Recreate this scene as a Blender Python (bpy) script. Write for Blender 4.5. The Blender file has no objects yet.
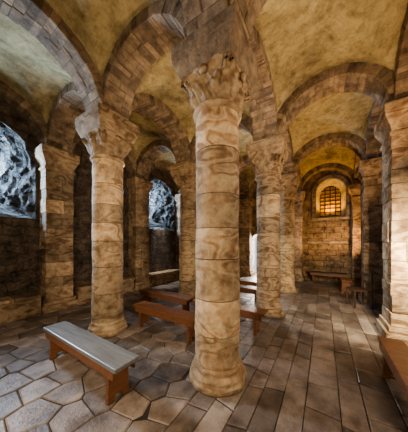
import bpy, math, random
from mathutils import Vector, noise
random.seed(7)
PX,PY=2.49,2.32
XS=[-PX,0,PX,2*PX,3*PX]; YS=[-PY,0,PY,2*PY]
ZA=3.87
WL,WR,WE,WW=2*PY+.1,-PY-.1,3*PX+.1,-PX-.15
ROOMH=5.3
WY=-1.33
# ------------------------------------------------ mesh helper
class M:
    def __init__(s): s.v=[];s.f=[];s.t=[];s.uv=[];s.m=[]
    def add(s,vs,fs,tone=.5,uvs=None,mi=0):
        o=len(s.v); s.v+= [tuple(p) for p in vs]
        s.t+= (tone if isinstance(tone,list) else [tone]*len(vs))
        s.uv+= (uvs if uvs else [(p[0]+p[1],p[2]) for p in vs])
        for f in fs: s.f.append([o+i for i in f]); s.m.append(mi)
    def box(s,x0,x1,y0,y1,z0,z1,tone=.5,mi=0):
        vs=[(x,y,z) for z in (z0,z1) for y in (y0,y1) for x in (x0,x1)]
        s.add(vs,[(0,2,3,1),(4,5,7,6),(0,1,5,4),(2,6,7,3),(0,4,6,2),(1,3,7,5)],tone,None,mi)
    def obj(s,name,mats,smooth=False,loc=(0,0,0),parent=None,bevel=0,fixn=True,sharp=None):
        me=bpy.data.meshes.new(name); me.from_pydata(s.v,[],s.f)
        a=me.attributes.new('tone','FLOAT','POINT'); a.data.foreach_set('value',s.t)
        ul=me.uv_layers.new(name='UVMap')
        for l in me.loops: ul.data[l.index].uv=s.uv[l.vertex_index]
        if not isinstance(mats,(list,tuple)): mats=[mats]
        for m in mats: me.materials.append(m)
        for p,mi in zip(me.polygons,s.m): p.material_index=mi; p.use_smooth=smooth
        if fixn:
            import bmesh
            b=bmesh.new(); b.from_mesh(me); bmesh.ops.recalc_face_normals(b,faces=b.faces); b.to_mesh(me); b.free()
        if sharp: me.set_sharp_from_angle(angle=math.radians(sharp))
        o=bpy.data.objects.new(name,me); bpy.context.collection.objects.link(o); o.location=loc
        if parent: o.parent=parent
        if bevel:
            bm=o.modifiers.new('b','BEVEL'); bm.width=bevel; bm.segments=2; bm.limit_method='ANGLE'
        return o
def empty(name,loc,rot=0):
    e=bpy.data.objects.new(name,None); e.location=loc; e.rotation_euler=(0,0,rot); e.empty_display_size=.2
    bpy.context.collection.objects.link(e); return e
# ------------------------------------------------ materials
def newmat(name,rough=.85):
    m=bpy.data.materials.new(name); m.use_nodes=True; n=m.node_tree.nodes; l=m.node_tree.links
    b=n['Principled BSDF']; b.inputs['Roughness'].default_value=rough
    b.inputs['Specular IOR Level'].default_value=.3
    return m,n,l,b
def ramp(n,stops):
    r=n.new('ShaderNodeValToRGB'); e=r.color_ramp.elements
    e[0].position=stops[0][0]; e[0].color=(*stops[0][1],1); e[1].position=stops[-1][0]; e[1].color=(*stops[-1][1],1)
    for p,c in stops[1:-1]:
        k=e.new(p); k.color=(*c,1)
    return r
def mix(n,l,a,b,fac,mode='MIX'):
    x=n.new('ShaderNodeMix'); x.data_type='RGBA'; x.blend_type=mode
    for s,v in ((x.inputs[0],fac),(x.inputs[6],a),(x.inputs[7],b)):
        if hasattr(v,'links'): l.new(v,s)
        elif isinstance(v,tuple): s.default_value=(*v,1)
        else: s.default_value=v
    return x.outputs[2]
def noise_t(n,l,co,scale,detail=6,rough=.6,dist=0):
    t=n.new('ShaderNodeTexNoise'); t.inputs['Scale'].default_value=scale; t.inputs['Detail'].default_value=detail
    t.inputs['Roughness'].default_value=rough; t.inputs['Distortion'].default_value=dist
    l.new(co,t.inputs['Vector']); return t
def stone(name,stops,band=.7,wscale=1.1,k=30,bump=.5,tonelo=.55,rough=.85,nscale=9,zs=2.4):
    m,n,l,b=newmat(name,rough)
    tc=n.new('ShaderNodeTexCoord'); oi=n.new('ShaderNodeObjectInfo')
    va=n.new('ShaderNodeVectorMath'); va.operation='MULTIPLY_ADD'; va.inputs[1].default_value=(1,1,1)
    sc=n.new('ShaderNodeVectorMath'); sc.operation='SCALE'; sc.inputs[0].default_value=(7,3,11); l.new(oi.outputs['Random'],sc.inputs['Scale'])
    l.new(tc.outputs['Object'],va.inputs[0]); l.new(sc.outputs[0],va.inputs[2]); co=va.outputs[0]
    at=n.new('ShaderNodeAttribute'); at.attribute_name='tone'
    sh=n.new('ShaderNodeVectorMath'); sh.operation='SCALE'; sh.inputs[0].default_value=(3,5,9); l.new(at.outputs['Fac'],sh.inputs['Scale'])
    ad=n.new('ShaderNodeVectorMath'); ad.operation='MULTIPLY_ADD'; l.new(co,ad.inputs[0]); ad.inputs[1].default_value=(1,1,zs); l.new(sh.outputs[0],ad.inputs[2])
    nb=noise_t(n,l,ad.outputs[0],wscale,1.5,.5,.35)
    mu=n.new('ShaderNodeMath'); mu.operation='MULTIPLY'; mu.inputs[1].default_value=k; l.new(nb.outputs['Fac'],mu.inputs[0])
    si=n.new('ShaderNodeMath'); si.operation='SINE'; l.new(mu.outputs[0],si.inputs[0])
    w=n.new('ShaderNodeMath'); w.operation='MULTIPLY_ADD'; w.inputs[1].default_value=.5; w.inputs[2].default_value=.5; l.new(si.outputs[0],w.inputs[0])
    n1=noise_t(n,l,co,nscale); n2=noise_t(n,l,co,45,4)
    nm=noise_t(n,l,co,1.9,3); mm=n.new('ShaderNodeMapRange'); mm.inputs[1].default_value=.40; mm.inputs[2].default_value=.60; mm.inputs[3].default_value=band*.15; mm.inputs[4].default_value=band
    l.new(nm.outputs['Fac'],mm.inputs[0])
    f=n.new('ShaderNodeMix'); f.data_type='FLOAT'; l.new(mm.outputs[0],f.inputs[0])
    l.new(n1.outputs['Fac'],f.inputs[2]); l.new(w.outputs[0],f.inputs[3])
    r=ramp(n,stops); l.new(f.outputs[0],r.inputs[0])
    mr=n.new('ShaderNodeMapRange'); mr.clamp=False; mr.inputs[3].default_value=tonelo; mr.inputs[4].default_value=1.2
    l.new(at.outputs['Fac'],mr.inputs[0])
    c=mix(n,l,r.outputs[0],mr.outputs[0],1.0,'MULTIPLY')
    r2=ramp(n,[(.34,(.36,.32,.28)),(.56,(1,1,1))]); n3=noise_t(n,l,co,3.2,9,.75,.3); l.new(n3.outputs['Fac'],r2.inputs[0])
    c=mix(n,l,c,r2.outputs[0],.85,'MULTIPLY')
    l.new(c,b.inputs['Base Color'])
    bp=n.new('ShaderNodeBump'); bp.inputs['Strength'].default_value=bump; bp.inputs['Distance'].default_value=.03
    s=n.new('ShaderNodeMath'); s.operation='MULTIPLY_ADD'; s.inputs[1].default_value=.35
    l.new(n2.outputs['Fac'],s.inputs[0]); l.new(n1.outputs['Fac'],s.inputs[2]); l.new(s.outputs[0],bp.inputs['Height'])
    l.new(bp.outputs[0],b.inputs['Normal']); return m
def masonry(name,c1,c2,mort,bw=.5,rh=.22,bump=.9,dist=.2,con=1):
    m,n,l,b=newmat(name,.9)
    uv=n.new('ShaderNodeUVMap'); tc=n.new('ShaderNodeTexCoord')
    nd=noise_t(n,l,tc.outputs['Object'],2.6,4,.6)
    sb=n.new('ShaderNodeVectorMath'); sb.operation='SCALE'; sb.inputs['Scale'].default_value=dist; l.new(nd.outputs['Color'],sb.inputs[0])
    ad=n.new('ShaderNodeVectorMath'); ad.operation='ADD'; l.new(uv.outputs[0],ad.inputs[0]); l.new(sb.outputs[0],ad.inputs[1])
    br=n.new('ShaderNodeTexBrick'); l.new(ad.outputs[0],br.inputs['Vector'])
    br.inputs['Color1'].default_value=(*c1,1); br.inputs['Color2'].default_value=(*c2,1); br.inputs['Mortar'].default_value=(*mort,1)
    br.inputs['Scale'].default_value=1; br.inputs['Mortar Size'].default_value=.012; br.inputs['Mortar Smooth'].default_value=1
    br.inputs['Brick Width'].default_value=bw; br.inputs['Row Height'].default_value=rh; br.offset=.37; br.squash=.7; br.squash_frequency=3
    n1=noise_t(n,l,tc.outputs['Object'],4,9,.75); n2=noise_t(n,l,tc.outputs['Object'],11,7,.75)
    r=ramp(n,[(.34,(.2,.18,.17)),(.5,(.8,.75,.7)),(.68,(1.5,1.4,1.25))]); l.new(n1.outputs['Fac'],r.inputs[0])
    c=mix(n,l,br.outputs['Color'],r.outputs[0],1.0,'MULTIPLY')
    l.new(c,b.inputs['Base Color'])
    iv=n.new('ShaderNodeMath'); iv.operation='MULTIPLY_ADD'; iv.inputs[1].default_value=-.6; l.new(br.outputs['Fac'],iv.inputs[0])
    sm=n.new('ShaderNodeMath'); sm.operation='ADD'; l.new(n2.outputs['Fac'],sm.inputs[0]); l.new(n1.outputs['Fac'],sm.inputs[1]); l.new(sm.outputs[0],iv.inputs[2])
    bp=n.new('ShaderNodeBump'); bp.inputs['Strength'].default_value=bump; bp.inputs['Distance'].default_value=.1
    l.new(iv.outputs[0],bp.inputs['Height']); l.new(bp.outputs[0],b.inputs['Normal']); return m
def simple(name,col,rough=.6,var=.3,scale=(1,14,14),metal=0,spec=.3):
    m,n,l,b=newmat(name,rough); tc=n.new('ShaderNodeTexCoord'); b.inputs['Specular IOR Level'].default_value=spec
    mp=n.new('ShaderNodeMapping'); mp.inputs['Scale'].default_value=scale; l.new(tc.outputs['Object'],mp.inputs[0])
    t=noise_t(n,l,mp.outputs[0],2.5,6,.65)
    r=ramp(n,[(.3,tuple(c*(1-var) for c in col)),(.7,tuple(min(1,c*(1+var)) for c in col))]); l.new(t.outputs['Fac'],r.inputs[0])
    l.new(r.outputs[0],b.inputs['Base Color']); b.inputs['Metallic'].default_value=metal
    bp=n.new('ShaderNodeBump'); bp.inputs['Strength'].default_value=.25; bp.inputs['Distance'].default_value=.01
    l.new(t.outputs['Fac'],bp.inputs['Height']); l.new(bp.outputs[0],b.inputs['Normal']); return m
SAND=[(.08,(.17,.095,.048)),(.28,(.28,.175,.095)),(.45,(.40,.275,.16)),(.62,(.48,.36,.225)),(.78,(.40,.28,.165)),(.95,(.25,.155,.08))]
m_col=stone('column_sandstone',SAND,.58,1.9,36,.7,.42)
m_vous=stone('voussoir_stone',[(.25,(.11,.077,.05)),(.5,(.235,.168,.11)),(.75,(.35,.265,.175))],.2,1.5,14,1.0,.6)
m_pier=stone('pier_stone',[(.1,(.12,.068,.038)),(.35,(.27,.17,.095)),(.6,(.44,.32,.20)),(.9,(.22,.135,.07))],.6,1.7,28,.9,.5)
m_wall=masonry('wall_rubble',(.20,.155,.118),(.13,.104,.082),(.10,.078,.062),.42,.2,1.0,.42)
m_ashlar=masonry('wall_coursed_stone',(.33,.235,.14),(.23,.16,.098),(.16,.11,.07),.5,.24,1.0,.17)
m_rock=masonry('rough_rubble_daylit',(.145,.145,.145),(.088,.092,.098),(.04,.043,.047),.3,.15,1.0,.4)
m_floor=stone('floor_flagstone',[(.25,(.105,.08,.066)),(.5,(.205,.162,.132)),(.75,(.30,.245,.20))],.2,1.0,12,.6,.5,.38,4,1)
m_mort=simple('mortar',(.035,.027,.023),.95,.3,(1,1,1))
m_joint=simple('lime_mortar',(.12,.088,.062),.95,.3,(1,1,1))
m_wood=simple('bench_wood',(.15,.066,.032),.42,.35)
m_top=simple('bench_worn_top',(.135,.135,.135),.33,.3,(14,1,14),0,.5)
m_dark=simple('dark_oak',(.05,.028,.018),.5,.3)
m_lead=simple('window_lead',(.03,.025,.02),.6,.2,(1,1,1))
m_lamp=simple('lamp_housing',(.02,.02,.02),.4,.2,(1,1,1))
m_pl,n,l,b=newmat('vault_plaster',.95)
tc=n.new('ShaderNodeTexCoord'); a1=noise_t(n,l,tc.outputs['Object'],1.1,9,.75,.6); a2=noise_t(n,l,tc.outputs['Object'],7,8,.75)
r=ramp(n,[(.34,(.13,.095,.05)),(.48,(.30,.24,.125)),(.68,(.44,.365,.205))]); l.new(a1.outputs['Fac'],r.inputs[0])
r2=ramp(n,[(.32,(.4,.35,.3)),(.56,(1,1,1))]); l.new(a2.outputs['Fac'],r2.inputs[0])
l.new(mix(n,l,r.outputs[0],r2.outputs[0],.8,'MULTIPLY'),b.inputs['Base Color'])
bp=n.new('ShaderNodeBump'); bp.inputs['Strength'].default_value=.6; bp.inputs['Distance'].default_value=.05
l.new(a2.outputs['Fac'],bp.inputs['Height']); l.new(bp.outputs[0],b.inputs['Normal'])
# ------------------------------------------------ floor
g=M()
def slab(poly,gap=.006):
    cx=sum(p[0] for p in poly)/len(poly); cy=sum(p[1] for p in poly)/len(poly)
    dz=random.uniform(-.005,.002); tx,ty=random.uniform(-.014,.014),random.uniform(-.014,.014); t=random.random()
    def P(k,z):
        out=[]
        for x,y in poly:
            d=math.hypot(x-cx,y-cy)+1e-6; q=max(.05,1-k/d)
            X,Y=cx+(x-cx)*q,cy+(y-cy)*q; out.append((X,Y,z+dz+tx*(X-cx)+ty*(Y-cy) if z>-.03 else z))
        return out
    a=P(gap+.014,0); b=P(gap,-.009); c=P(gap,-.04); N=len(poly)
    fs=[list(range(N))]+[(i,N+i,N+(i+1)%N,(i+1)%N) for i in range(N)]+[(N+i,2*N+i,2*N+(i+1)%N,N+(i+1)%N) for i in range(N)]
    g.add(a+b+c,fs,t)
x0,x1=WW-.2,WE+.6
y=.06
while y>WR-.3:
    w=random.uniform(.17,.3); x=x0-random.random()*.4
    e0=0
    while x<x1:
        L=random.uniform(.25,.8); e1=random.uniform(-.025,.025)
        slab([(x+e0,y-w),(x+L+e1,y-w),(x+L-e1,y),(x-e0,y)]); x+=L; e0=e1
    y-=w
rw=.29; L=.36; pt=.05
jit={}
def J(x,y):
    k=(round(x/(rw/2)),round(y/.01))
    if k not in jit: jit[k]=(x+x0+random.uniform(-.07,.07),max(.06,y+random.uniform(-.04,.04)))
    return jit[k]
rr_=0; yy=-.2
while yy<WL+.4:
    i=0
    while i*rw<x1-x0+.3:
        xx=i*rw+(rw/2 if rr_%2 else 0); s=(L-pt)/2; t_=(L+pt)/2
        pts=[(xx-rw/2,yy-s),(xx,yy-t_),(xx+rw/2,yy-s),(xx+rw/2,yy+s),(xx,yy+t_),(xx-rw/2,yy+s)]
        if max(p[1] for p in pts)>.15: slab([J(*p) for p in pts])
        i+=1
    rr_+=1; yy+=L
g.box(x0,x1,WR-.3,WL+.3,-.12,-.014,.4,1)
g.obj('floor',[m_floor,m_mort],fixn=True)
# ------------------------------------------------ ceiling (groin vaults)
g=M(); st=.05; nx=int((WE-WW+.4)/st)+1; ny=int((WL-WR+.4)/st)+1
A=PX/2-.08; B=PY/2-.08; RISE=1.05
def ell(d,h): return math.sqrt(max(0,1-(d/h)**2))
vs=[];uv=[]
for j in range(ny):
    for i in range(nx):
        x=WW-.2+i*st; y=WR-.2+j*st
        lx=((x+PX) % PX)-PX/2; ly=((y+PY)%PY)-PY/2
        if y>YS[3]: ly=PY/2
        if y<YS[0]: ly=PY/2
        if x>XS[4] or x<XS[0]: lx=PX/2
        z=ZA-.02+RISE*max(ell(lx,A),ell(ly,B))
        z+=.02*noise.noise(Vector((x*1.7,y*1.7,3)))
        vs.append((x,y,z)); uv.append((x,y))
g.add(vs,[(j*nx+i,j*nx+i+1,(j+1)*nx+i+1,(j+1)*nx+i) for j in range(ny-1) for i in range(nx-1)],.5,uv)
g.obj('ceiling',m_pl,smooth=True,fixn=False)
# ------------------------------------------------ arch rings of voussoirs
def ring(g,c,axis,half,rise,zs,th,y0,y1,nv=15,split=True):
    def P(ph,k,w):
        s=(half+k)*math.cos(ph); z=zs+(rise+k)*math.sin(ph)
        return (c[0]+s,c[1]+w,z) if axis=='x' else (c[0]+w,c[1]+s,z)
    N=40;vs=[];fs=[]
    for i in range(N+1):
        ph=math.pi*i/N
        vs+=[P(ph,.010,y0+.008),P(ph,.010,y1-.008),P(ph,th,y1-.008),P(ph,th,y0+.008)]
    for i in range(N):
        for k in range(4): fs.append((4*i+k,4*i+(k+1)%4,4*i+4+(k+1)%4,4*i+4+k))
    g.add(vs,fs,.15,None,1)
    ds=.003/half
    cutp=[0]
    for i in range(nv): cutp.append(cutp[-1]+random.uniform(.7,1.3))
    cutp=[math.pi*c_/cutp[-1] for c_ in cutp]
    for i in range(nv):
        a,b=cutp[i]+ds,cutp[i+1]-ds
        cuts=[y0,y1]
        if split:
            q=y0+(y1-y0)*random.uniform(.3,.7); cuts=[y0,q,y1]
        for j in range(len(cuts)-1):
            t=random.random(); dr=random.uniform(-.009,.009); w0=cuts[j]+.002+(random.uniform(-.012,.004) if j==0 else 0); w1=cuts[j+1]-.002+(random.uniform(-.004,.012) if j==len(cuts)-2 else 0)
            vs=[];fs=[]; S=3
            for k in range(S+1):
                ph=a+(b-a)*k/S
                e=.004 if k in(0,S) else 0
                vs+=[P(ph,dr+e+.01,w0+e*.5),P(ph,dr+e,w0+.010),P(ph,dr+e,w1-.010),P(ph,dr+e+.01,w1-e*.5),P(ph,th+.01,w1),P(ph,th+.01,w0)]
            for k in range(S):
                for q in range(6): fs.append((6*k+q,6*k+(q+1)%6,6*k+6+(q+1)%6,6*k+6+q))
            fs+=[tuple(range(6)),tuple(6*S+q for q in range(6))[::-1]]
            g.add(vs,fs,t)
HX=PX/2-.275; HY=PY/2-.275; WD=.25
for yi,y in enumerate(YS):
    g=M()
    for i in range(4): ring(g,((XS[i]+XS[i+1])/2,y),'x',HX,.85,ZA,.2,-WD,WD,27)
    g.obj('arcade_arches',[m_vous,m_joint])
g=M()
for xi,x in enumerate(XS):
    for j in range(3): ring(g,(x,(YS[j]+YS[j+1])/2),'y',HY,.85,ZA,.2,-WD,WD,25)
g.obj('transverse_arches',[m_vous,m_joint])
# ------------------------------------------------ columns
def lathe(g,prof,seg=40,tones=None,jag=0):
    vs=[];t=[]
    for i,(r,z) in enumerate(prof):
        for k in range(seg):
            a=2*math.pi*k/seg; rr=r+jag*noise.noise(Vector((math.cos(a)*2,math.sin(a)*2,z*3)))
            vs.append((rr*math.cos(a),rr*math.sin(a),z)); t.append(tones[i] if tones else .5)
    fs=[(i*seg+k,i*seg+(k+1)%seg,(i+1)*seg+(k+1)%seg,(i+1)*seg+k) for i in range(len(prof)-1) for k in range(seg)]
    fs.append(tuple(range(seg))[::-1]); fs.append(tuple((len(prof)-1)*seg+k for k in range(seg)))
    g.add(vs,fs,t)
def squarering(g,prof,tone=.6):
    vs=[];fs=[]
    for s,z in prof: vs+=[(-s,-s,z),(s,-s,z),(s,s,z),(-s,s,z)]
    for i in range(len(prof)-1):
        for k in range(4): fs.append((4*i+k,4*i+(k+1)%4,4*i+4+(k+1)%4,4*i+4+k))
    fs+=[(3,2,1,0),tuple(4*(len(prof)-1)+k for k in range(4))]
    g.add(vs,fs,tone)
def column(x,y,style):
    e=empty('stone_column',(x,y,0))
    g=M(); prof=[(.335,0),(.345,.02),(.342,.055),(.325,.07),(.32,.085),(.326,.105),(.32,.125),(.303,.14),(.288,.155),(.286,.17),(.291,.185),(.286,.205),(.272,.22)]
    lathe(g,prof,48,None,.02); g.obj('base',m_col,True,parent=e,sharp=40)
    g=M(); z=.21; prof=[];t=[]
    hs=[random.uniform(.35,.65) for _ in range(7)]; k=(3.12-z)/sum(hs)
    R=.268
    for h in hs:
        h*=k; tn=random.uniform(.2,1); N=6
        off=random.uniform(-.004,.004); 
        prof.append((R-.012,z+.001)); t.append(-.35)
        for q in range(N+1):
            prof.append((R+off-.012*((z+h*q/N)/3.1),z+.007+(h-.014)*q/N)); t.append(tn)
        prof.append((R-.012,z+h-.001)); t.append(-.35)
        z+=h
    lathe(g,prof,48,t,.012); g.obj('shaft',m_col,True,parent=e,sharp=40)
    g=M(); prof=[(.26,3.1),(.285,3.115),(.297,3.14),(.285,3.165),(.262,3.18)]; lathe(g,prof,48)
    g.obj('necking',m_col,True,parent=e,sharp=60)
    g=M(); seg=144; rows=32; vs=[];t=[]
    for i in range(rows+1):
        u=i/rows; z=3.17+.37*u
        n_=2+7*u**1.6; s=.262+.065*u**1.3
        for k in range(seg):
            a=2*math.pi*k/seg
            r=s/((abs(math.cos(a))**n_+abs(math.sin(a))**n_)**(1/n_))
            d=0
            if style==0:
                en=math.sin(math.pi*min(1,u*1.02))**.5
                leaf=max(0,math.cos(8*a))**.6*max(0,math.sin(math.pi*min(1,u*2.1)))
                leaf2=max(0,math.cos(8*a+math.pi))**.6*max(0,math.sin(math.pi*min(1,max(0,u-.2)*1.9)))
                d=.044*leaf+.042*leaf2-.026*en+.016*math.sin(24*a+14*u)*math.sin(9*u+3*math.sin(4*a))*en
                d+=.02*noise.noise(Vector((math.cos(a)*4,math.sin(a)*4,u*6)))
            elif style==1:
                d=.035*max(0,math.cos(8*a))**2*math.sin(math.pi*u)-.02*math.sin(math.pi*u)+.015*noise.noise(Vector((math.cos(a)*5,math.sin(a)*5,u*5)))
            r+=d
            vs.append((r*math.cos(a),r*math.sin(a),z)); t.append(.25)
    fs=[(i*seg+k,i*seg+(k+1)%seg,(i+1)*seg+(k+1)%seg,(i+1)*seg+k) for i in range(rows) for k in range(seg)]
    g.add(vs,fs,t); 
    for q in range(4):
        a=math.pi/4+q*math.pi/2; ca,sa=math.cos(a),math.sin(a)
        for side in (-1,1):
            path=[];rad=[]
            for k in range(34):
                th=k/33*math.pi*3.4; rr=.062*(1-.75*k/33)
                dr=rr*math.cos(th); dz=rr*math.sin(th)
                c=.365+dr
                px=ca*c-side*sa*(.03+.02*k/33); py=sa*c+side*ca*(.03+.02*k/33)
                path.append(Vector((px,py,3.46+dz))); rad.append(.018-.007*k/33)
            vs=[];fs=[]
            for k,p in enumerate(path):
                d=(path[min(k+1,33)]-path[max(k-1,0)]).normalized(); up=Vector((-sa,ca,0)); s2=d.cross(up).normalized()
                for j in range(6):
                    b=j*math.pi/3; vs.append(p+(up*math.cos(b)+s2*math.sin(b))*rad[k])
            for k in range(33):
                for j in range(6): fs.append((6*k+j,6*k+(j+1)%6,6*k+6+(j+1)%6,6*k+6+j))
            g.add(vs,fs,.25)
        a=q*math.pi/2
        vs=[];fs=[];
        for i in range(7):
            for j in range(12):
                ph=math.pi*i/6; th=2*math.pi*j/12
                lp=Vector((.03*math.cos(ph),.05*math.sin(ph)*math.cos(th),.05*math.sin(ph)*math.sin(th)))
                p=Vector((.33+lp.x,lp.y,3.48+lp.z)); vs.append((p.x*math.cos(a)-p.y*math.sin(a),p.x*math.sin(a)+p.y*math.cos(a),p.z))
        for i in range(6):
            for j in range(12): fs.append((i*12+j,i*12+(j+1)%12,(i+1)*12+(j+1)%12,(i+1)*12+j))
        g.add(vs,fs,.25)
    g.obj('capital',m_col,True,parent=e,sharp=50)
    g=M(); squarering(g,[(.31,3.525),(.332,3.535),(.335,3.56),(.345,3.58),(.385,3.68),(.392,3.70),(.375,3.705),(.375,3.72),(.394,3.725),(.394,3.868)],.3)
    g.obj('abacus',m_vous if style==0 and x==0 else m_col,False,parent=e,bevel=.008)
for x,y,s in ((0,0,0),(PX,0,0),(2*PX,0,1),(0,PY,1),(PX,PY,1),(2*PX,PY,0)): column(x,y,s)
# ------------------------------------------------ responds on the walls
def pier(x,y,hw=.29):
    e=empty('wall_pier',(x,y,0))
    g=M(); z=0; i=0
    g.box(-hw-.08,hw+.08,-hw-.08,hw+.08,0,.16,.5); g.box(-hw-.04,hw+.04,-hw-.04,hw+.04,.16,.26,.6)
    z=.26
    g.box(-hw+.01,hw-.01,-hw+.01,hw-.01,.2,3.4,.1,1)
    while z<3.3:
        h=min(random.uniform(.2,.36),3.36-z)
        if 3.36-(z+h)<.12: h=3.36-z
        cuts=[-hw,random.uniform(-.12,.12),hw]
        for a in range(2):
            e1,e2=random.uniform(-.008,.01),random.uniform(-.008,.01); t=random.random()
            if i%2: g.box(cuts[a]-(e1 if a==0 else -.003),cuts[a+1]+(e1 if a else -.003),-hw-e2,hw+e2,z+.003,z+h-.003,t)
            else: g.box(-hw-e2,hw+e2,cuts[a]-(e1 if a==0 else -.003),cuts[a+1]+(e1 if a else -.003),z+.003,z+h-.003,t)
        z+=h;i+=1
    g.obj('shaft',[m_pier,m_joint],parent=e,bevel=.01)
    g=M(); squarering(g,[(hw,3.35),(hw+.03,3.37),(hw+.03,3.42),(hw,3.44),(hw+.01,3.50),(.345,3.60),(.385,3.68),(.392,3.70),(.375,3.705),(.375,3.72),(.394,3.725),(.394,3.868)],.6)
    g.obj('capital',m_pier,parent=e,bevel=.008)
for x in XS[:]:
    pier(x,YS[0]); pier(x,YS[3])
for y in YS[1:3]:
    pier(XS[4],y); pier(XS[0],y)
# ------------------------------------------------ walls with openings
def wall(name,org,ax,nr,L,ops,mats):
    g=M(); org=Vector(org); ax=Vector(ax); nr=Vector(nr)
    def P(s,z,d=0): return org+ax*s+nr*d+Vector((0,0,z))
    def quad(s0,s1,z0a,z1a,z0b=None,z1b=None):
        z0b=z0a if z0b is None else z0b; z1b=z1a if z1b is None else z1b
        g.add([P(s0,z0a),P(s1,z0b),P(s1,z1b),P(s0,z1a)],[(0,1,2,3)],.5,[(s0,z0a),(s1,z0b),(s1,z1b),(s0,z1a)])
    s=0
    for (c,h,sill,spr,oh,osill,ospr,dep,mi) in sorted(ops):
        quad(s,c-h,-.05,ROOMH)
        if sill>0: quad(c-h,c+h,-.05,sill)
        N=24
        pr=None
        for k in range(N+1):
            ph=math.pi-math.pi*k/N; q=(c+h*math.cos(ph),spr+h*math.sin(ph))
            if pr: quad(pr[0],q[0],pr[1],ROOMH,q[1],ROOMH)
            pr=q
        def outline(hh,si,sp):
            o=[]
            for k in range(13): o.append((c-hh,si+(sp-si)*k/12))
            for k in range(1,N): ph=math.pi-math.pi*k/N; o.append((c+hh*math.cos(ph),sp+hh*math.sin(ph)))
            for k in range(13): o.append((c+hh,sp-(sp-si)*k/12))
            for k in range(1,8): o.append((c+hh-2*hh*k/8,si))
            return o
        o1=outline(h,sill,spr); o2=outline(oh,osill,ospr); K=len(o1); D=20
        vs=[];uvs=[];pl=[0]
        for k in range(K): pl.append(pl[-1]+math.dist(o1[k],o1[(k+1)%K]))
        for d in range(D+1):
            u=d/D
            for k in range(K):
                s_=o1[k][0]*(1-u)+o2[k][0]*u; z_=o1[k][1]*(1-u)+o2[k][1]*u
                p=P(s_,z_,dep*u)
                if 0<d<D and mi==1:
                    cc=P(c,(sill+spr)/2,dep*u); dirn=(p-cc).normalized()
                    p=p+dirn*(.09*noise.noise(p*3.1)+.08*noise.noise(p*8))
                vs.append(p); uvs.append((dep*u,pl[k]))
        fs=[(d*K+k,d*K+(k+1)%K,(d+1)*K+(k+1)%K,(d+1)*K+k) for d in range(D) for k in range(K)]
        g.add(vs,fs,.5,uvs,mi)
        s=c+h
    quad(s,L,-.05,ROOMH)
    return g.obj(name,mats,fixn=False)
def bayc(i): return XS[i]+PX/2-WW
WM=[m_wall,m_rock,m_pl]; WA=[m_ashlar,m_rock,m_pl]
wn=(.88,2.2,3.4,.30,2.75,3.7,1.15,1)
wall('wall_north',(WW,WL,0),(1,0,0),(0,1,0),WE-WW,[(bayc(i),*wn) for i in (0,2)],WM)
wall('wall_south',(WW,WR,0),(1,0,0),(0,-1,0),WE-WW,[(bayc(1),.5,1.2,3.2,.35,1.4,3.2,.5,0)],WA)
CE=lambda y:y-WR
wall('wall_east',(WE,WR,0),(0,1,0),(1,0,0),WL-WR,[(CE(WY),.52,2.72,3.82,.38,2.85,3.78,.5,2),(CE(1.72),.36,0,1.75,.36,0,1.75,.5,0)],WA)
wall('wall_west',(WW,WR,0),(0,1,0),(-1,0,0),WL-WR,[],WM)
g=M(); ring(g,(WE,WY),'y',.53,.53,3.82,.15,-.05,.06,13,False)
for sg in (-1,1):
    z=2.72; 
    while z<3.81:
        h=min(.25,3.82-z); a,b_=sorted((sg*.53,sg*.68)); g.box(WE-.05,WE+.06,WY+a,WY+b_,z+.004,z+h-.004,random.random()); z+=h
g.box(WE-.07,WE+.05,WY-.7,WY+.7,2.62,2.715,.7)
g.obj('trim_1',[m_vous,m_joint],bevel=.006)
g=M(); g.box(WE-.06,WE+.05,WR+.5,-.4,1.62,1.72,.7); g.obj('trim_2',m_vous,bevel=.015)
g=M(); g.box(WE-.05,WE+.05,1.28,1.35,0,1.75,.7); g.box(WE-.05,WE+.05,2.09,2.15,0,1.75,.7)
ring(g,(WE,1.72),'y',.365,.365,1.75,.14,-.05,.05,9,False); g.obj('trim_3',[m_vous,m_joint])
def grille(name,c,axis,hw,z0,zs,n=4,mat=m_lead,glass=None,t=.012):
    e=empty(name,(c[0],c[1],0)); g=M()
    def bx(a0,a1,z0,z1):
        if axis=='y': g.box(-t,t,a0,a1,z0,z1)
        else: g.box(a0,a1,-t,t,z0,z1)
    for i in range(n+1):
        a=-hw+2*hw*i/n; top=zs+math.sqrt(max(0,hw*hw-a*a)); bx(a-t,a+t,z0,top)
    z=z0
    while z<zs+hw*.95:
        w=hw if z<zs else math.sqrt(max(0,hw*hw-(z-zs)**2)); bx(-w,w,z-t,z+t); z+=.16
    g.obj('leading',mat,parent=e)
    if glass:
        g=M(); o=[(-hw,z0),(hw,z0)]+[(hw*math.cos(math.pi*k/16),zs+hw*math.sin(math.pi*k/16)) for k in range(17)]
        g.add([(0.02,a,z) if axis=='y' else (a,.02,z) for a,z in o],[tuple(range(len(o)))]); g.obj('glass',glass,parent=e)
m_gl=simple('old_amber_glass',(.45,.24,.05),.3,.5,(3,3,3))
grille('window_1',(WE+.47,WY),'y',.38,2.85,3.78,4,glass=m_gl,t=.018)
for i,bi in enumerate((0,2)): grille('window_%d'%(i+2),(XS[bi]+PX/2,WL+1.1),'x',.30,2.75,3.7,2)
grille('window_4',(PX/2,WR-.45),'x',.35,1.4,3.2,3)
g=M()
for i in range(4):
    xa,xb=XS[i]+.38,XS[i+1]-.38
    g.box(xa,xb,WL-.42,WL-.002,0,.38,.3); x=xa
    while x<xb-.01:
        L=min(random.uniform(.5,.9),xb-x); 
        g.box(x+.004,x+L-.004,WL-.46,WL-.002,.385,.46,random.random()); x+=L
g.obj('stone_ledge',m_pier,bevel=.01)
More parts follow.
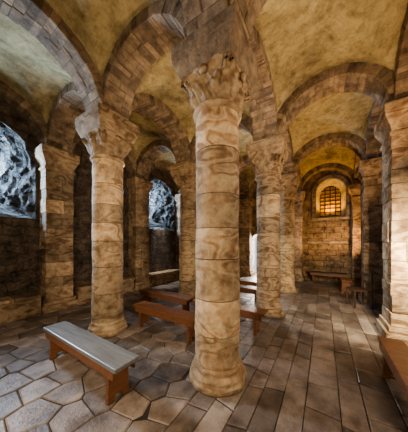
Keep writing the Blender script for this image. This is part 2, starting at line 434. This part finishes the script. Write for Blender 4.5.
# ------------------------------------------------ wooden benches
def bench(x,y,L=1.66,rot=0,w=.28,h=.42,mt=None):
    e=empty('wooden_bench',(x,y,0),rot)
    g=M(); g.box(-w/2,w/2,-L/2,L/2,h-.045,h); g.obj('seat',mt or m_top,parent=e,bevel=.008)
    q_=w/.28
    for k,s in enumerate((-1,1)):
        g=M(); c=s*(L/2-.17)
        o=[(-.11,h-.045),(-.12,.0),(-.05,0),(-.03,.06),(.03,.06),(.05,0),(.12,0),(.11,h-.045)]
        vs=[(a*q_,c-.022,z) for a,z in o]+[(a*q_,c+.022,z) for a,z in o]; N=8
        g.add(vs,[tuple(range(N)),tuple(N+q for q in range(N))[::-1]]+[(q,(q+1)%N,N+(q+1)%N,N+q) for q in range(N)])
        g.obj('leg_%d'%(k+1),m_wood,parent=e,bevel=.004)
    for k,s in enumerate((-1,1)):
        g=M(); a=s*.118*q_; g.box(a-.011,a+.011,-L/2+.05,L/2-.05,h-.135,h-.046); g.obj('apron_%d'%(k+1),m_wood,parent=e,bevel=.003)
    return e
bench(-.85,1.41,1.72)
bench(.5,1.33,1.5,mt=m_wood)
bench(1.33,2.15,1.6,mt=m_wood)
bench(1.33,.5,1.5,mt=m_wood)
bench(2.98,1.05,1.6,mt=m_wood)
bench(3.9,1.05,1.6,mt=m_wood)
bench(.42,-1.80,1.6,math.pi/2,w=.24,mt=m_wood)
bench(WE-.45,-1.2,1.3,0,.28,.45,m_dark)
e=empty('wooden_chair',(4.15,-1.85,0),math.radians(20)); 
g=M(); g.box(-.2,.2,-.2,.2,.42,.46); g.obj('seat',m_dark,parent=e,bevel=.006)
k=1
for sx in (-1,1):
    for sy in (-1,1):
        g=M(); g.box(sx*.18-.018,sx*.18+.018,sy*.18-.018,sy*.18+.018,0,.42 if sy>0 else .88); g.obj('leg_%d'%k,m_dark,parent=e,bevel=.003); k+=1
g=M(); g.box(-.16,.16,-.19,-.17,.78,.86); g.box(-.16,.16,-.19,-.17,.6,.66); g.obj('back_rails',m_dark,parent=e)
bench(5.75,-1.7,.7,math.pi/2,.28,.45,m_wood)
# ------------------------------------------------ lights
def uplight(x,y,z,energy,col,aim=(0,0,1),ang=150,housing=True,name='uplight',rad=.04):
    e=empty(name,(x,y,z))
    ld=bpy.data.lights.new('spot','SPOT'); ld.energy=energy; ld.color=col; ld.spot_size=math.radians(ang); ld.spot_blend=.8; ld.shadow_soft_size=rad
    o=bpy.data.objects.new('spot',ld); bpy.context.collection.objects.link(o); o.parent=e
    o.rotation_euler=Vector(aim).to_track_quat('-Z','Y').to_euler()
    if housing:
        q=Vector(aim).to_track_quat('Z','Y').to_euler()
        g=M(); lathe(g,[(.02,-.1),(.032,-.098),(.042,-.05),(.038,-.05),(.03,-.07)],20); h=g.obj('housing',m_lamp,True,parent=e,sharp=40); h.rotation_euler=q
    return e
def area(name,loc,aim,sx,sy,en,col):
    ld=bpy.data.lights.new(name,'AREA'); ld.shape='RECTANGLE'; ld.size=sx; ld.size_y=sy; ld.energy=en; ld.color=col
    o=bpy.data.objects.new(name,ld); bpy.context.collection.objects.link(o); o.location=loc
    o.rotation_euler=Vector(aim).to_track_quat('-Z','Y').to_euler(); return o
WARM=(1,.68,.38); BLUE=(.52,.73,1)
area('daylight_window',(XS[0]+PX/2,WL+1.35,3.35),(.15,-1,-.35),.6,1.5,850,BLUE)
area('daylight_window',(XS[2]+PX/2,WL+1.35,3.35),(.15,-1,-.35),.6,1.5,600,BLUE)
area('daylight_window',(PX/2,WR-.65,2.5),(0,1,-.2),.7,2.0,130,(1,.86,.68))
area('daylight_door',(WE+.9,1.72,1.3),(-1,0,-.1),.9,1.8,300,(1,.95,.88))
uplight(1.2,WR+.16,2.6,125,WARM,(0,.5,1))
uplight(3.45,WR+.16,2.2,115,WARM,(0,.5,1))
uplight(6.2,WR+.16,1.2,300,(1,.6,.27),(.3,.5,.8))
uplight(-1.3,WR+.16,2.6,65,WARM,(0,.5,1))
uplight(.38,0,2.7,65,WARM,(.3,.05,1))
uplight(PX+.38,.0,2.7,85,WARM,(.3,.05,1))
uplight(.38,PY,2.7,50,WARM,(.3,.05,1))
uplight(PX+.38,PY,2.7,60,WARM,(.3,.05,1))
uplight(WW+.2,1.16,2.4,25,WARM,(1,0,.8))
uplight(1.05,-2.05,1.7,620,(1,.86,.62),(1.2,-.02,-.55),105,True,'pier_spot')
uplight(.2,-1.9,2.6,380,(1,.82,.55),(2.1,.05,-.85),60,True,'pier_spot')  # extra off-frame spot, added to brighten the right pier
uplight(XS[2]+PX/2,WL-.12,3.6,520,(.88,.94,1),(0,-.06,-1),40,False,'ledge_fill_spot',.015)  # added spot, stands in for window daylight on the ledge
uplight(WE+.2,WY,2.95,75,(1,.5,.07),(.1,0,1),175,False,'niche_lamp',.03)
area('west_fill',(WW+.2,-1.95,2.0),(1,.75,-.35),.5,.8,85,(1,.80,.56))  # added warm fill behind the camera, brightens the front column
area('west_fill',(WW+.2,1.0,2.0),(1,.1,-.3),.5,.8,80,(1,.84,.64))  # second added fill from the west, for the left column
w=bpy.data.worlds.new('World'); bpy.context.scene.world=w; w.use_nodes=True
w.node_tree.nodes['Background'].inputs[0].default_value=(.6,.76,1,1); w.node_tree.nodes['Background'].inputs[1].default_value=1.2
try: bpy.context.scene.view_settings.look='AgX - Medium High Contrast'
except Exception as ex: print(ex)
# ------------------------------------------------ camera
cd=bpy.data.cameras.new('cam'); cd.sensor_fit='AUTO'; cd.sensor_width=36; cd.lens=189.5/432*36; cd.shift_y=28/432; cd.clip_start=.05
cam=bpy.data.objects.new('camera',cd); bpy.context.collection.objects.link(cam); bpy.context.scene.camera=cam
cam.location=(-2.04,-1.10,1.6)
d=Vector((.845,.535,0)); cam.rotation_euler=d.to_track_quat('-Z','Y').to_euler()
